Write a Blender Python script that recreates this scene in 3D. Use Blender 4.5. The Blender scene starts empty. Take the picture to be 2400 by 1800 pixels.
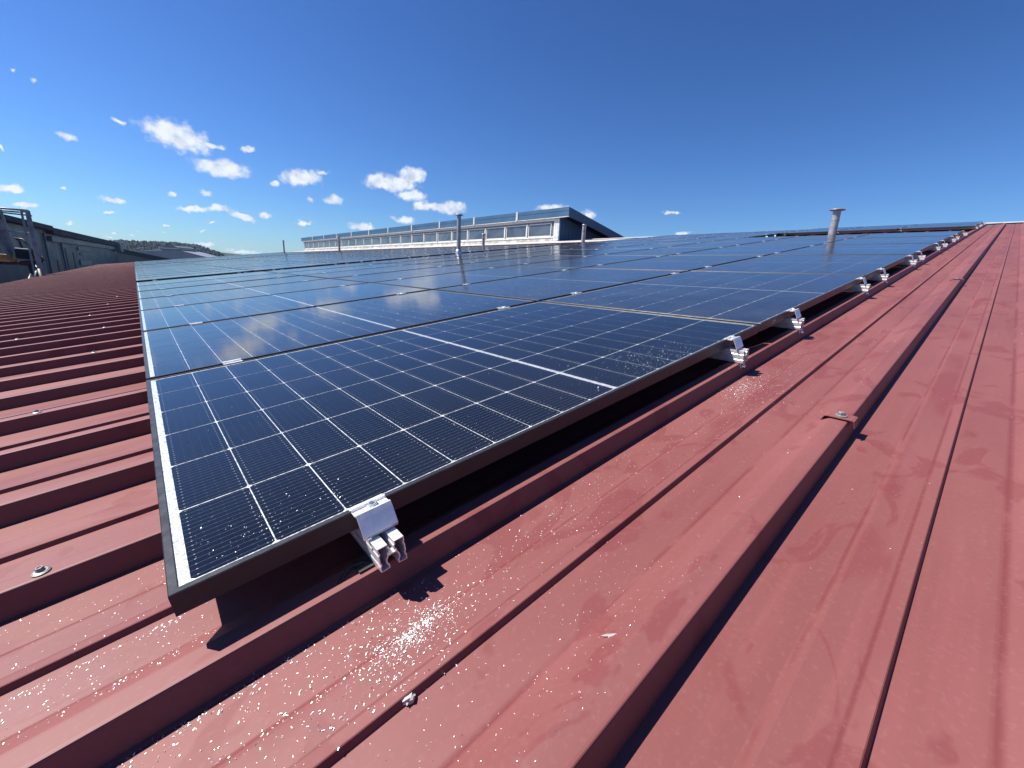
import bpy, bmesh, math, random
from mathutils import Matrix, Vector, Euler
rnd = random.Random(7)
scene = bpy.context.scene
PITCH = math.radians(8.0)
ROOF = Matrix.Rotation(-PITCH, 4, 'Y')          # roof frame (x up the slope, y along the ridge, z off the roof) -> world

# ------------------------------------------------------------------ camera
cam_d = bpy.data.cameras.new('camera'); cam = bpy.data.objects.new('camera', cam_d)
scene.collection.objects.link(cam); scene.camera = cam
cam_d.sensor_width = 36.0; cam_d.lens = 36.0 * 966.1 / 2400.0
cam_d.clip_start = 0.02; cam_d.clip_end = 6000
Rw = ((0.750116, -0.65955, 0.04816), (-0.131763, -0.220426, -0.966463), (0.648046, 0.718614, -0.252249))
cam.matrix_world = Matrix(((Rw[0][0], -Rw[1][0], -Rw[2][0], 0.02185),
                           (Rw[0][1], -Rw[1][1], -Rw[2][1], -0.5347),
                           (Rw[0][2], -Rw[1][2], -Rw[2][2], 0.3662), (0, 0, 0, 1)))

# ------------------------------------------------------------------ sun, sky, exposure
SUN = (ROOF.to_3x3() @ Vector((-0.365, 0.52, 1.0))).normalized()
sun_el = math.asin(SUN.z); sun_az = math.atan2(SUN.x, SUN.y)
sd = bpy.data.lights.new('sun', 'SUN'); sd.energy = 4.8; sd.angle = math.radians(0.53); sd.color = (1.0, 0.955, 0.89)
so = bpy.data.objects.new('sun', sd); scene.collection.objects.link(so)
so.rotation_euler = SUN.to_track_quat('Z', 'Y').to_euler(); so.location = (-20, 20, 40)
world = bpy.data.worlds.new('World'); scene.world = world; world.use_nodes = True
scene.view_settings.view_transform = 'Standard'; scene.view_settings.look = 'None'
scene.view_settings.exposure = 1.03; scene.view_settings.gamma = 1.0
scene.view_settings.use_curve_mapping = False

def build_sky():
    nt = world.node_tree; N = nt.nodes; L = nt.links; N.clear()
    out = N.new('ShaderNodeOutputWorld'); bg = N.new('ShaderNodeBackground'); L.new(bg.outputs[0], out.inputs[0])
    bg.inputs[1].default_value = SKY_STRENGTH
    sky = N.new('ShaderNodeTexSky'); sky.sky_type = 'NISHITA'; sky.sun_disc = False
    sky.sun_elevation = sun_el; sky.sun_rotation = sun_az
    sky.altitude = 400; sky.air_density = 1.15; sky.dust_density = 0.35; sky.ozone_density = 3.0
    tc = N.new('ShaderNodeTexCoord')
    def math_(op, a, b=None, clamp=False):
        n = N.new('ShaderNodeMath'); n.operation = op; n.use_clamp = clamp
        for i, v in enumerate((a, b)):
            if v is None: continue
            if isinstance(v, (int, float)): n.inputs[i].default_value = v
            else: L.new(v, n.inputs[i])
        return n.outputs[0]
    # warp the direction with fine noise so that the clouds get ragged edges
    def noise(scale, detail, rough, src=None):
        n = N.new('ShaderNodeTexNoise'); n.inputs['Scale'].default_value = scale
        n.inputs['Detail'].default_value = detail; n.inputs['Roughness'].default_value = rough
        L.new(src or tc.outputs['Generated'], n.inputs['Vector']); return n
    n1 = noise(48, 4, .55)
    sub = N.new('ShaderNodeVectorMath'); sub.operation = 'SUBTRACT'; L.new(n1.outputs['Color'], sub.inputs[0]); sub.inputs[1].default_value = (.5, .5, .5)
    sc = N.new('ShaderNodeVectorMath'); sc.operation = 'SCALE'; L.new(sub.outputs[0], sc.inputs[0]); sc.inputs['Scale'].default_value = .021
    add = N.new('ShaderNodeVectorMath'); add.operation = 'ADD'; L.new(tc.outputs['Generated'], add.inputs[0]); L.new(sc.outputs[0], add.inputs[1])
    D = add.outputs[0]
    best = None
    for (az, el, w, h, tilt, dens) in CLOUDS:
        c = Vector((math.sin(az) * math.cos(el), math.cos(az) * math.cos(el), math.sin(el)))
        ex = c.cross(Vector((0, 0, 1))).normalized(); ey = ex.cross(c)
        e1 = ex * math.cos(tilt) + ey * math.sin(tilt); e2 = -ex * math.sin(tilt) + ey * math.cos(tilt)
        M = Matrix((e1, e2, e1.cross(e2))).transposed()
        mp = N.new('ShaderNodeMapping'); mp.vector_type = 'TEXTURE'; L.new(D, mp.inputs[0])
        mp.inputs['Rotation'].default_value = M.to_euler('XYZ'); mp.inputs['Scale'].default_value = (w, h, 1e4)
        ln = N.new('ShaderNodeVectorMath'); ln.operation = 'LENGTH'; L.new(mp.outputs[0], ln.inputs[0])
        F = math_('SUBTRACT', dens, ln.outputs['Value'])
        best = F if best is None else math_('MAXIMUM', best, F)
    n2 = noise(70, 4, .52)
    best = math_('ADD', best, .04)
    dens = math_('ADD', best, math_('MULTIPLY', math_('SUBTRACT', n2.outputs['Fac'], .5), 1.0))
    mr = N.new('ShaderNodeMapRange'); mr.interpolation_type = 'SMOOTHSTEP'; L.new(dens, mr.inputs[0])
    mr.inputs[1].default_value = 0.0; mr.inputs[2].default_value = .62
    sep = N.new('ShaderNodeSeparateXYZ'); L.new(tc.outputs['Generated'], sep.inputs[0])
    up = math_('GREATER_THAN', sep.outputs[2], 0.0)
    cov = math_('MULTIPLY', math_('MULTIPLY', mr.outputs[0], up), .93)
    n3 = noise(60, 4, .6)
    body = N.new('ShaderNodeMix'); body.data_type = 'RGBA'
    body.inputs[6].default_value = tuple(v / SKY_STRENGTH for v in (.29, .33, .40)) + (1,)
    body.inputs[7].default_value = tuple(v / SKY_STRENGTH for v in (.46, .48, .52)) + (1,)
    sh = N.new('ShaderNodeMapRange'); L.new(n3.outputs['Fac'], sh.inputs[0]); sh.inputs[1].default_value = .32; sh.inputs[2].default_value = .58
    L.new(sh.outputs[0], body.inputs[0])
    # grade the clear sky towards the deeper, more saturated blue of the photograph
    gm = N.new('ShaderNodeMix'); gm.data_type = 'RGBA'; gm.blend_type = 'MULTIPLY'; gm.inputs[0].default_value = 1
    gam = N.new('ShaderNodeGamma'); gam.inputs[1].default_value = 1.32; L.new(sky.outputs[0], gam.inputs[0])
    L.new(gam.outputs[0], gm.inputs[6]); gm.inputs[7].default_value = SKY_TINT
    mix = N.new('ShaderNodeMix'); mix.data_type = 'RGBA'; L.new(cov, mix.inputs[0]); L.new(gm.outputs[2], mix.inputs[6]); L.new(body.outputs[2], mix.inputs[7])
    L.new(mix.outputs[2], bg.inputs[0])
SKY_STRENGTH = 0.05
SKY_TINT = (0.318, 0.465, 0.685, 1)
CLOUDS = [   # azimuth, elevation, half width, half height, tilt, density
    (0.0846, 0.2046, 0.0553, 0.0251, -0.161, 1), (0.1357, 0.2008, 0.0194, 0.0071, -0.083, 1), (0.0118, 0.2101, 0.011, 0.006, -0.327, 1), (-0.0522, 0.1758, 0.0142, 0.0084, -0.377, 0.75),
    (-0.0933, 0.2473, 0.006, 0.0066, 0.317, 0.62), (-0.0745, 0.241, 0.009, 0.0069, 0.301, 0.55), (0.1885, 0.2048, 0.0126, 0.0064, 0.029, 1), (0.1446, 0.1662, 0.0512, 0.0166, 0.011, 1),
    (0.2762, 0.1701, 0.0453, 0.0182, 0.133, 1), (0.2293, 0.1518, 0.0103, 0.006, 0.134, 1), (0.3151, 0.1836, 0.0213, 0.0059, 0.292, 0.8), (0.3339, 0.1355, 0.0248, 0.0129, 0.106, 0.9),
    (0.2896, 0.1315, 0.015, 0.0075, -0.259, 0.62), (0.4224, 0.1811, 0.0293, 0.0177, 0.105, 1), (0.4616, 0.1793, 0.0507, 0.0183, -0.035, 1), (0.493, 0.1968, 0.0373, 0.0179, 0.094, 1),
    (0.4925, 0.1589, 0.0375, 0.0128, -0.046, 1), (0.5448, 0.1409, 0.0465, 0.0095, 0.073, 0.95), (0.5152, 0.1395, 0.0239, 0.012, 0.078, 1), (0.5785, 0.1406, 0.0394, 0.0166, 0.068, 1),
    (0.4754, 0.1088, 0.0283, 0.0096, 0.077, 1), (0.3844, 0.0878, 0.0327, 0.0087, -0.059, 1), (0.1158, 0.1208, 0.0114, 0.0073, 0.043, 1), (0.065, 0.1101, 0.0104, 0.0058, -0.065, 0.8),
    (0.0953, 0.0901, 0.0282, 0.0065, 0.084, 1), (0.1323, 0.0954, 0.0244, 0.0096, 0.121, 1), (0.1664, 0.0865, 0.0256, 0.0072, -0.212, 1), (0.2066, 0.0924, 0.0136, 0.008, -0.045, 1),
    (-0.1223, 0.0899, 0.0144, 0.0062, -0.135, 1), (-0.1135, 0.0678, 0.0142, 0.0047, 0.145, 1), (-0.0128, 0.0894, 0.0205, 0.0062, -0.081, 0.9), (-0.0202, 0.0706, 0.0106, 0.0033, 0.129, 0.9),
    (-0.068, 0.0985, 0.0072, 0.0024, 0.166, 0.8), (0.274, 0.0864, 0.0189, 0.0049, 0.022, 0.9), (-0.0688, 0.0483, 0.0088, 0.0025, 0.117, 0.8), (0.0515, 0.0585, 0.0066, 0.0021, 0.107, 0.8),
    (0.1179, 0.0707, 0.0073, 0.0026, 0.107, 0.8), (0.1018, 0.0534, 0.0065, 0.003, 0.097, 0.85), (0.0454, 0.0478, 0.0066, 0.0021, 0.1, 0.7), (-0.0199, 0.0398, 0.0059, 0.002, 0.101, 0.8),
    (-0.0281, 0.0336, 0.0074, 0.002, 0.097, 0.8), (0.0042, 0.036, 0.0073, 0.0021, 0.095, 0.8), (0.0128, 0.0466, 0.0062, 0.0014, 0.103, 0.7), (0.1057, 0.0311, 0.0322, 0.0061, 0.081, 0.62),
    (0.1637, 0.023, 0.0513, 0.0072, 0.071, 0.62), (0.8042, 0.1522, 0.0414, 0.0096, 0.035, 1), (0.886, 0.1407, 0.0222, 0.0123, 0.025, 0.85), (1.0612, 0.1471, 0.0318, 0.0075, -0.001, 0.6),
    (1.0909, 0.1068, 0.0201, 0.0077, 0.01, 0.8), (-0.1241, 0.1451, 0.0038, 0.0069, 0.231, 0.9)]
build_sky()

# ------------------------------------------------------------------ helpers
C = scene.collection
def link(o, parent=None):
    C.objects.link(o)
    if parent is not None: o.parent = parent
    return o
def tag(o, label=None, cat=None, group=None, kind=None):
    if label: o['label'] = label
    if cat: o['category'] = cat
    if group: o['group'] = group
    if kind: o['kind'] = kind
    return o
def empty(name, label, cat, loc=(0, 0, 0), group=None, roof=True, rz=0):
    o = bpy.data.objects.new(name, None); o.empty_display_size = .1; C.objects.link(o)
    m = Matrix.Translation(loc) @ Matrix.Rotation(rz, 4, 'Z')
    o.matrix_world = (ROOF @ m) if roof else m
    return tag(o, label, cat, group)
class MB:
    def __init__(s): s.v = []; s.f = []; s.uv = None
    def add(s, vs, fs):
        b = len(s.v); s.v += [tuple(v) for v in vs]; s.f += [tuple(b + i for i in f) for f in fs]; return s
    def box(s, x0, x1, y0, y1, z0, z1):
        return s.add([(x0, y0, z0), (x1, y0, z0), (x1, y1, z0), (x0, y1, z0), (x0, y0, z1), (x1, y0, z1), (x1, y1, z1), (x0, y1, z1)],
                     [(0, 3, 2, 1), (4, 5, 6, 7), (0, 1, 5, 4), (1, 2, 6, 5), (2, 3, 7, 6), (3, 0, 4, 7)])
    def bar(s, a, b, w, h=None, up=(0, 0, 1)):
        a = Vector(a); b = Vector(b); h = h or w; d = (b - a).normalized(); u = Vector(up)
        if abs(d.dot(u)) > .98: u = Vector((1, 0, 0))
        r = d.cross(u).normalized() * w / 2; t = r.cross(d).normalized() * h / 2
        vs = [p + q for p in (a, b) for q in (-r - t, r - t, r + t, -r + t)]
        return s.add(vs, [(0, 1, 2, 3), (7, 6, 5, 4), (0, 4, 5, 1), (1, 5, 6, 2), (2, 6, 7, 3), (3, 7, 4, 0)])
    def tube(s, pts, r, n=12, caps=True):
        pts = [Vector(p) for p in pts]; rr = r if isinstance(r, (list, tuple)) else [r] * len(pts)
        base = len(s.v); X = None
        for i, p in enumerate(pts):
            d = (pts[min(i + 1, len(pts) - 1)] - pts[max(i - 1, 0)])
            if d.length < 1e-9: d = Vector((0, 0, 1))
            d.normalize()
            if X is None: X = d.orthogonal().normalized()
            X = (X - d * X.dot(d)).normalized(); Y = d.cross(X)
            s.v += [tuple(p + (X * math.cos(a) + Y * math.sin(a)) * rr[i]) for a in (2 * math.pi * k / n for k in range(n))]
        for i in range(len(pts) - 1):
            for k in range(n):
                a = base + i * n + k; b = base + i * n + (k + 1) % n
                s.f.append((a, b, b + n, a + n))
        if caps:
            s.f.append(tuple(base + k for k in reversed(range(n)))); s.f.append(tuple(base + (len(pts) - 1) * n + k for k in range(n)))
        return s
    def lathe(s, c, prof, n=16, axis='Z'):
        # prof: list of (r, h) revolved about an axis through c
        base = len(s.v)
        for (r, h) in prof:
            for k in range(n):
                a = 2 * math.pi * k / n
                if axis == 'Z': s.v.append((c[0] + r * math.cos(a), c[1] + r * math.sin(a), c[2] + h))
                else: s.v.append((c[0] + r * math.cos(a), c[1] + h, c[2] + r * math.sin(a)))
        for i in range(len(prof) - 1):
            for k in range(n):
                a = base + i * n + k; b = base + i * n + (k + 1) % n; s.f.append((a, b, b + n, a + n))
        return s
    def strip(s, pts, t, axis, a0, a1):
        """polyline of wall thickness t in a plane, extruded along axis from a0 to a1"""
        P = [Vector((p[0], p[1])) for p in pts]; L = []; R = []
        for i, p in enumerate(P):
            n = Vector((0, 0))
            if i > 0: e = (p - P[i - 1]).normalized(); n += Vector((-e.y, e.x))
            if i < len(P) - 1: e = (P[i + 1] - p).normalized(); n += Vector((-e.y, e.x))
            n.normalize(); L.append(p + n * t / 2); R.append(p - n * t / 2)
        ring = L + R[::-1]; m = len(P)
        def v3(q, a): return (a, q.x, q.y) if axis == 'X' else (q.x, a, q.y)
        vs = [v3(q, a0) for q in ring] + [v3(q, a1) for q in ring]; k = len(ring)
        fs = [(i, (i + 1) % k, (i + 1) % k + k, i + k) for i in range(k)]
        for i in range(m - 1):
            fs.append((i, i + 1, k - 2 - i, k - 1 - i)); fs.append((k + i, 2 * k - 1 - i, 2 * k - 2 - i, k + i + 1))
        return s.add(vs, fs)
    def mesh(s, name, mat=None, smooth=False):
        me = bpy.data.meshes.new(name); me.from_pydata(s.v, [], s.f); me.validate(); 
        if mat: me.materials.append(mat)
        bm = bmesh.new(); bm.from_mesh(me); bmesh.ops.recalc_face_normals(bm, faces=bm.faces); bm.to_mesh(me); bm.free()
        if smooth: 
            for p in me.polygons: p.use_smooth = True
        return me
    def obj(s, name, mat, parent=None, smooth=False, bevel=0):
        o = bpy.data.objects.new(name, s.mesh(name, mat, smooth)); link(o, parent)
        if bevel:
            b = o.modifiers.new('bevel', 'BEVEL'); b.width = bevel; b.segments = 2; b.limit_method = 'ANGLE'; b.angle_limit = math.radians(35); b.harden_normals = False
        return o
def inst(name, me, parent, loc=(0, 0, 0), bevel=0):
    o = bpy.data.objects.new(name, me); link(o, parent); o.location = loc
    if bevel:
        b = o.modifiers.new('bevel', 'BEVEL'); b.width = bevel; b.segments = 2; b.limit_method = 'ANGLE'
    return o

# ------------------------------------------------------------------ materials
class NT:
    def __init__(s, name):
        s.m = bpy.data.materials.new(name); s.m.use_nodes = True; s.nt = s.m.node_tree; s.N = s.nt.nodes; s.L = s.nt.links
        s.b = s.N['Principled BSDF']
    def set(s, **k):
        for a, v in k.items():
            s.put(s.b.inputs[a.replace('_', ' ')], v)
        return s
    def put(s, sock, v):
        if isinstance(v, bpy.types.NodeSocket): s.L.new(v, sock)
        else:
            if isinstance(v, tuple) and len(v) == 3 and sock.type == 'RGBA': v = v + (1,)
            sock.default_value = v
    def node(s, t, props=None, **ins):
        n = s.N.new(t)
        for a, v in (props or {}).items(): setattr(n, a, v)
        for a, v in ins.items(): s.put(n.inputs[a.replace('_', ' ')], v)
        return n
    def math(s, op, a, b=0.0, c=0.0, clamp=False):
        n = s.N.new('ShaderNodeMath'); n.operation = op; n.use_clamp = clamp
        for i, v in enumerate((a, b, c)): s.put(n.inputs[i], v)
        return n.outputs[0]
    def pos(s): return s.node('ShaderNodeNewGeometry').outputs['Position']
    def objc(s): return s.node('ShaderNodeTexCoord').outputs['Object']
    def mapping(s, v, scale=(1, 1, 1), rot=(0, 0, 0), loc=(0, 0, 0)):
        n = s.N.new('ShaderNodeMapping'); s.put(n.inputs[0], v); n.inputs['Scale'].default_value = scale
        n.inputs['Rotation'].default_value = rot; n.inputs['Location'].default_value = loc; return n.outputs[0]
    def noise(s, v, scale, detail=3, rough=.5, dist=0):
        n = s.node('ShaderNodeTexNoise', Vector=v, Scale=scale, Detail=detail, Roughness=rough, Distortion=dist); return n.outputs['Fac']
    def ramp(s, f, a, b, lo=0.0, hi=1.0, smooth=True):
        n = s.node('ShaderNodeMapRange', {'interpolation_type': 'SMOOTHSTEP' if smooth else 'LINEAR'})
        s.put(n.inputs[0], f); s.put(n.inputs[1], a); s.put(n.inputs[2], b); s.put(n.inputs[3], lo); s.put(n.inputs[4], hi); return n.outputs[0]
    def mix(s, f, a, b, blend='MIX'):
        n = s.N.new('ShaderNodeMix'); n.data_type = 'RGBA'; n.blend_type = blend
        s.put(n.inputs[0], f); s.put(n.inputs[6], a); s.put(n.inputs[7], b); return n.outputs[2]
    def bump(s, h, strength=.2, dist=.002):
        n = s.node('ShaderNodeBump', Height=h, Strength=strength, Distance=dist); s.L.new(n.outputs[0], s.b.inputs['Normal']); return n.outputs[0]
def simple(name, col, rough=.5, metal=0.0, var=.12, scale=8, spec=None, bump=0):
    t = NT(name); n = t.noise(t.objc(), scale, 4, .6)
    c = t.mix(t.ramp(n, .3, .7), tuple(v * (1 - var) for v in col), tuple(min(1, v * (1 + var)) for v in col))
    t.set(Base_Color=c, Metallic=metal, Roughness=t.ramp(n, .3, .7, rough * .85, min(1, rough * 1.15)))
    if spec is not None: t.b.inputs['Specular IOR Level'].default_value = spec
    if bump: t.bump(n, bump)
    return t.m

def mat_red():
    t = NT('red_painted_steel')
    p = t.mapping(t.pos(), rot=(0, PITCH, 0))            # world position turned into the roof frame
    sx = t.node('ShaderNodeSeparateXYZ', Vector=p)
    big = t.noise(t.mapping(p, (.7, 2.2, 1)), 1.6, 4, .55)
    streak = t.noise(t.mapping(p, (1.0, 26, 1)), 1.3, 4, .6)
    cross = t.noise(t.mapping(p, (26, 2.5, 1)), 1.0, 3, .6)
    fine = t.noise(p, 140, 3, .6)
    blot = t.noise(t.mapping(p, (5.5, 9, 1), loc=(3, 1, 0)), 1.0, 3, .55, 1.2)
    c = t.mix(t.ramp(big, .3, .7), (.157, .0510, .0475), (.184, .0645, .0610))
    c = t.mix(t.math('MULTIPLY', t.ramp(streak, .45, .75), .35), c, (0.2214, 0.07216, 0.07052))
    c = t.mix(t.math('MULTIPLY', t.ramp(cross, .55, .8), .12), c, (0.1476, 0.03444, 0.03444))
    c = t.mix(t.math('MULTIPLY', t.ramp(blot, .57, .62), .55), c, (0.141, 0.0328, 0.03362))
    # run-off dirt gathering along the folds of the sheet
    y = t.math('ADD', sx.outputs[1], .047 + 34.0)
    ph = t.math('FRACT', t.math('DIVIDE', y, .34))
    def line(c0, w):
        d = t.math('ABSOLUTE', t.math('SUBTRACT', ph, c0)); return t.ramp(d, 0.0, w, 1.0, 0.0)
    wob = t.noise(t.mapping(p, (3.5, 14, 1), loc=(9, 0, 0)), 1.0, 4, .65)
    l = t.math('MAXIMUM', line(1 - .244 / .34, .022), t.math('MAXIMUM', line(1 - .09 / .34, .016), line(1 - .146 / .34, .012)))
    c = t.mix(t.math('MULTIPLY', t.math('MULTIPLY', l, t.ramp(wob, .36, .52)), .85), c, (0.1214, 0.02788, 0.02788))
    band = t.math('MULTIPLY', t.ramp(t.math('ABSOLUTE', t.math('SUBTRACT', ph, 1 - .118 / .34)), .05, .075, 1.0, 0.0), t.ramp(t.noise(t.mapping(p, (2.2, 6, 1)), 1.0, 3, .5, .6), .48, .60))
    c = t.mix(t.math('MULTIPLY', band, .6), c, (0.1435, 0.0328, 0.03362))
    c = t.mix(t.math('MULTIPLY', t.ramp(fine, .52, .75), .12), c, (0.2788, 0.164, 0.164))
    t.set(Base_Color=c, Roughness=t.ramp(big, .3, .7, .48, .60)); t.b.inputs['Specular IOR Level'].default_value = .32
    h = t.math('ADD', t.math('MULTIPLY', t.noise(t.mapping(p, (3, 12, 1)), 1.5, 2, .5), .35), t.math('MULTIPLY', fine, .04))
    t.bump(h, .3, .002)
    return t.m
def mat_cell():
    t = NT('monocrystalline_cell')
    uv = t.node('ShaderNodeUVMap').outputs[0]; s = t.node('ShaderNodeSeparateXYZ', Vector=uv)   # uv in metres in the cell
    u, v = s.outputs[0], s.outputs[1]
    per = .182 / 16
    d = t.math('ABSOLUTE', t.math('SUBTRACT', t.math('FRACT', t.math('DIVIDE', v, per)), .5))
    bus = t.ramp(d, .022, .040, 1.0, 0.0)
    # solder pads: dots on the busbars, closer together near the short edges of the cell
    du = t.math('ABSOLUTE', t.math('SUBTRACT', t.math('FRACT', t.math('DIVIDE', u, .0151)), .5))
    e = t.math('ABSOLUTE', t.math('SUBTRACT', u, .0454))
    pad = t.math('MULTIPLY', t.math('MULTIPLY', t.ramp(d, .05, .08, 1.0, 0.0), t.ramp(du, .05, .09, 1.0, 0.0)), t.ramp(e, .026, .036, .15, 1.0))
    df = t.math('ABSOLUTE', t.math('SUBTRACT', t.math('FRACT', t.math('DIVIDE', u, .0013)), .5))
    finger = t.ramp(df, .10, .22, 1.0, 0.0)
    p = t.pos(); n = t.noise(p, 3.5, 3, .5); dust = t.noise(p, 900, 2, .6)
    oi = t.node('ShaderNodeObjectInfo').outputs['Random']
    dust_w = t.node('ShaderNodeAttribute', {'attribute_type': 'OBJECT', 'attribute_name': 'dust'}).outputs['Fac']
    base = t.mix(t.ramp(n, .3, .7), (.0022, .0029, .0052), (.0034, .0045, .0085))
    base = t.mix(t.math('MULTIPLY', finger, .010), base, (.25, .27, .33))
    c = t.mix(t.math('MULTIPLY', bus, .095), base, (.55, .58, .62))
    c = t.mix(t.math('MULTIPLY', pad, .28), c, (.8, .8, .82))
    c = t.mix(t.math('MULTIPLY', t.ramp(dust, .67, .72), .06), c, (.6, .58, .55))
    film = t.noise(t.mapping(p, (2, 2, 2)), 2.2, 5, .6)
    c = t.mix(t.math('MULTIPLY', dust_w, t.ramp(film, .3, .75, .018, .058)), c, (.55, .54, .52))
    t.set(Base_Color=c, Roughness=.9, Coat_Weight=1.0, Coat_IOR=1.50, Coat_Roughness=t.math('MULTIPLY_ADD', dust_w, t.ramp(film, .3, .7, .08, .13), .03))
    t.b.inputs['Specular IOR Level'].default_value = 0.0
    return t.m
def mat_backsheet():
    t = NT('white_backsheet_under_glass'); p = t.pos(); n = t.noise(p, 170, 4, .75); m = t.noise(p, 14, 4, .7)
    g = t.math('MULTIPLY', t.ramp(n, .47, .54), t.ramp(m, .25, .5))
    c = t.mix(t.math('MULTIPLY', g, .75), (.60, .62, .63), (.15, .155, .165))
    t.set(Base_Color=c, Roughness=.5, Coat_Weight=1.0, Coat_IOR=1.5, Coat_Roughness=.07); return t.m
M = {}
M['red'] = mat_red(); M['cell'] = mat_cell(); M['back'] = mat_backsheet()
M['frame'] = simple('black_anodised_aluminium', (.030, .031, .036), .42, 0.4, .15, 30)
M['alu'] = simple('mill_finish_aluminium', (.74, .74, .74), .36, .55, .08, 60, bump=.03)
M['alu_d'] = simple('dull_aluminium', (.55, .57, .60), .42, .85, .12, 40)
M['steel'] = simple('galvanised_steel', (.27, .27, .26), .45, .5, .18, 14)
M['dark'] = simple('black_rubber', (.015, .015, .017), .7)
M['ribbon'] = simple('tinned_ribbon', (.42, .44, .47), .35, .7)
M['sticker'] = simple('white_sticker', (0.6, 0.6, 0.592), .5)
M['ink'] = simple('black_ink', (.02, .02, .02), .6)
M['swarf'] = simple('aluminium_swarf', (.92, .91, .89), .38, .35, .1, 300)
M['swarf_d'] = simple('dark_swarf', (.06, .05, .06), .5, .2)
M['ridge'] = simple('pale_grey_capping', (0.368, 0.36, 0.352), .5, 0, .12, 3)
M['pipe'] = simple('grey_flue_pipe', (0.306, 0.3145, 0.323), .38, .35, .2, 6)
M['pipe_cap'] = simple('grey_flue_cap', (.22, .23, .24), .45, .4, .2, 6)
M['blue'] = simple('blue_painted_cladding', (0.0272, 0.08496, 0.1836), .6, 0, .12, 1.5)
M['blue_l'] = simple('blue_painted_fascia', (0.02899, 0.08432, 0.1634), .55, 0, .10, 1.0)
M['white'] = simple('weathered_white_paint', (0.528, 0.536, 0.528), .5, 0, .16, 5)
M['joint'] = simple('pale_joint_cover', (0.48, 0.496, 0.512), .45, .1, .1, 5)
M['flash'] = simple('stained_white_flashing', (0.416, 0.4, 0.368), .6, 0, .35, 2.2)
M['grey_clad'] = simple('grey_cladding', (0.0544, 0.0704, 0.092), .5, 0, .10, .6)
M['grey_band'] = simple('mid_grey_fascia', (0.088, 0.108, 0.132), .5, 0, .12, .8)
M['grey_light'] = simple('light_grey_panel', (0.105, 0.120, 0.140), .5, 0, .15, 2)
M['roof_dark'] = simple('dark_roof_edge', (.016, .027, .036), .85, 0, .25, .8)
M['roof_pale'] = simple('pale_sheet_roof', (0.176, 0.192, 0.224), .5, 0, .1, .3)
M['louvre'] = simple('pale_louvre', (.17, .18, .19), .6)
M['gutter'] = simple('dark_gutter', (.05, .05, .055), .5)
M['ground'] = simple('tarmac_yard', (.11, .11, .105), .9, 0, .3, .05)
M['hillm'] = simple('hillside_ground', (.012, .02, .012), .95, 0, .3, .02)
M['lift_grey'] = simple('grey_lift_paint', (.20, .21, .22), .5, .2, .25, 5)
M['lift_yellow'] = simple('ochre_lift_paint', (.30, .20, .055), .5, 0, .3, 5)
M['lift_dark'] = simple('black_plastic', (.02, .025, .035), .45)
M['lift_maroon'] = simple('maroon_valve_block', (.09, .03, .05), .5)
M['chrome'] = simple('bright_steel', (.8, .8, .8), .15, 1)
def mat_glass():
    t = NT('window_glass'); p = t.pos(); n = t.noise(t.mapping(p, (.6, .6, .9)), 1.1, 4, .6, .8)
    c = t.mix(t.ramp(n, .3, .7), (.035, .046, .065), (.085, .10, .12))
    t.set(Base_Color=c, Roughness=.08); t.b.inputs['Specular IOR Level'].default_value = .8; return t.m
M['glass'] = mat_glass()
def mat_forest():
    t = NT('conifer_foliage'); oi = t.noise(t.pos(), .12, 3, .6)
    t.set(Base_Color=t.mix(t.ramp(oi, .3, .7), (.006, .011, .008), (.013, .021, .014)), Roughness=.9); return t.m
M['forest'] = mat_forest()

# ------------------------------------------------------------------ the warehouse we stand on
ZT, ZP = -.0735, -.1130                                   # rib tops and pans below the glass plane
E0, PER = -.047, .34                                      # near top edge of a rib, rib spacing
# one period, from the near top edge towards -y  (offset, z)
PROF = [(.0000, ZT - .0012), (-.0012, ZT - .0040), (-.0090, ZP), (-.0095, ZP), (-.086, ZP), (-.0905, ZP + .0012), (-.096, ZP + .0048), (-.1000, ZP + .0056),
        (-.1450, ZP + .0062), (-.1462, ZP + .0074), (-.1628, ZP + .0094), (-.1640, ZP + .0086), (-.1672, ZP + .0004), (-.1685, ZP), (-.2400, ZP),
        (-.2440, ZP + .0008), (-.2480, ZP + .0036), (-.3030, ZT - .0025), (-.3075, ZT - .0002), (-.3110, ZT), (-.3360, ZT), (-.3388, ZT - .0004)]
def roof_z(y):
    d = ((y - E0) % PER) - PER
    for (a, za), (b, zb) in zip(PROF, PROF[1:] + [(-PER, ZT - .0012)]):
        if b <= d <= a: return za + (zb - za) * ((a - d) / (a - b) if a > b else 0)
    return ZP
XE, XR, YN, YF = -2.65, 17.0, -3.0 * 3 * PER - 0.047, 57.0
wh = empty('warehouse', 'long warehouse whose ribbed red metal roof carries the solar panels', 'building')
def sheet_mesh():
    b = MB(); pts = []
    for k in range(3):
        for (d, z) in PROF: pts.append((d - k * PER, z))
    pts.append((-3 * PER - .0004, ZT - .0008))
    pts.append((-3 * PER - .0016, ZT - .0034)); pts.append((-3 * PER - .0094, ZP + .0012)); pts.append((-3 * PER - .0180, ZP + .0010))
    xs = [XE + (XR - XE) * i / 10 for i in range(11)]; n = len(pts)
    for x in xs: b.v += [(x, y, z) for y, z in pts]
    for i in range(10):
        for k in range(n - 1): a = i * n + k; b.f.append((a, a + 1, a + n + 1, a + n))
    me = b.mesh('roof_sheet', M['red'])
    return me
SM = sheet_mesh(); nsheets = int((YF - YN) / (3 * PER)) + 1
for i in range(nsheets):
    o = inst('roof_sheet', SM, wh, (0, 0, 0)); o.location.y = E0 + (i - 2) * 3 * PER
ytop = (nsheets - 3) * 3 * PER + E0
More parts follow.
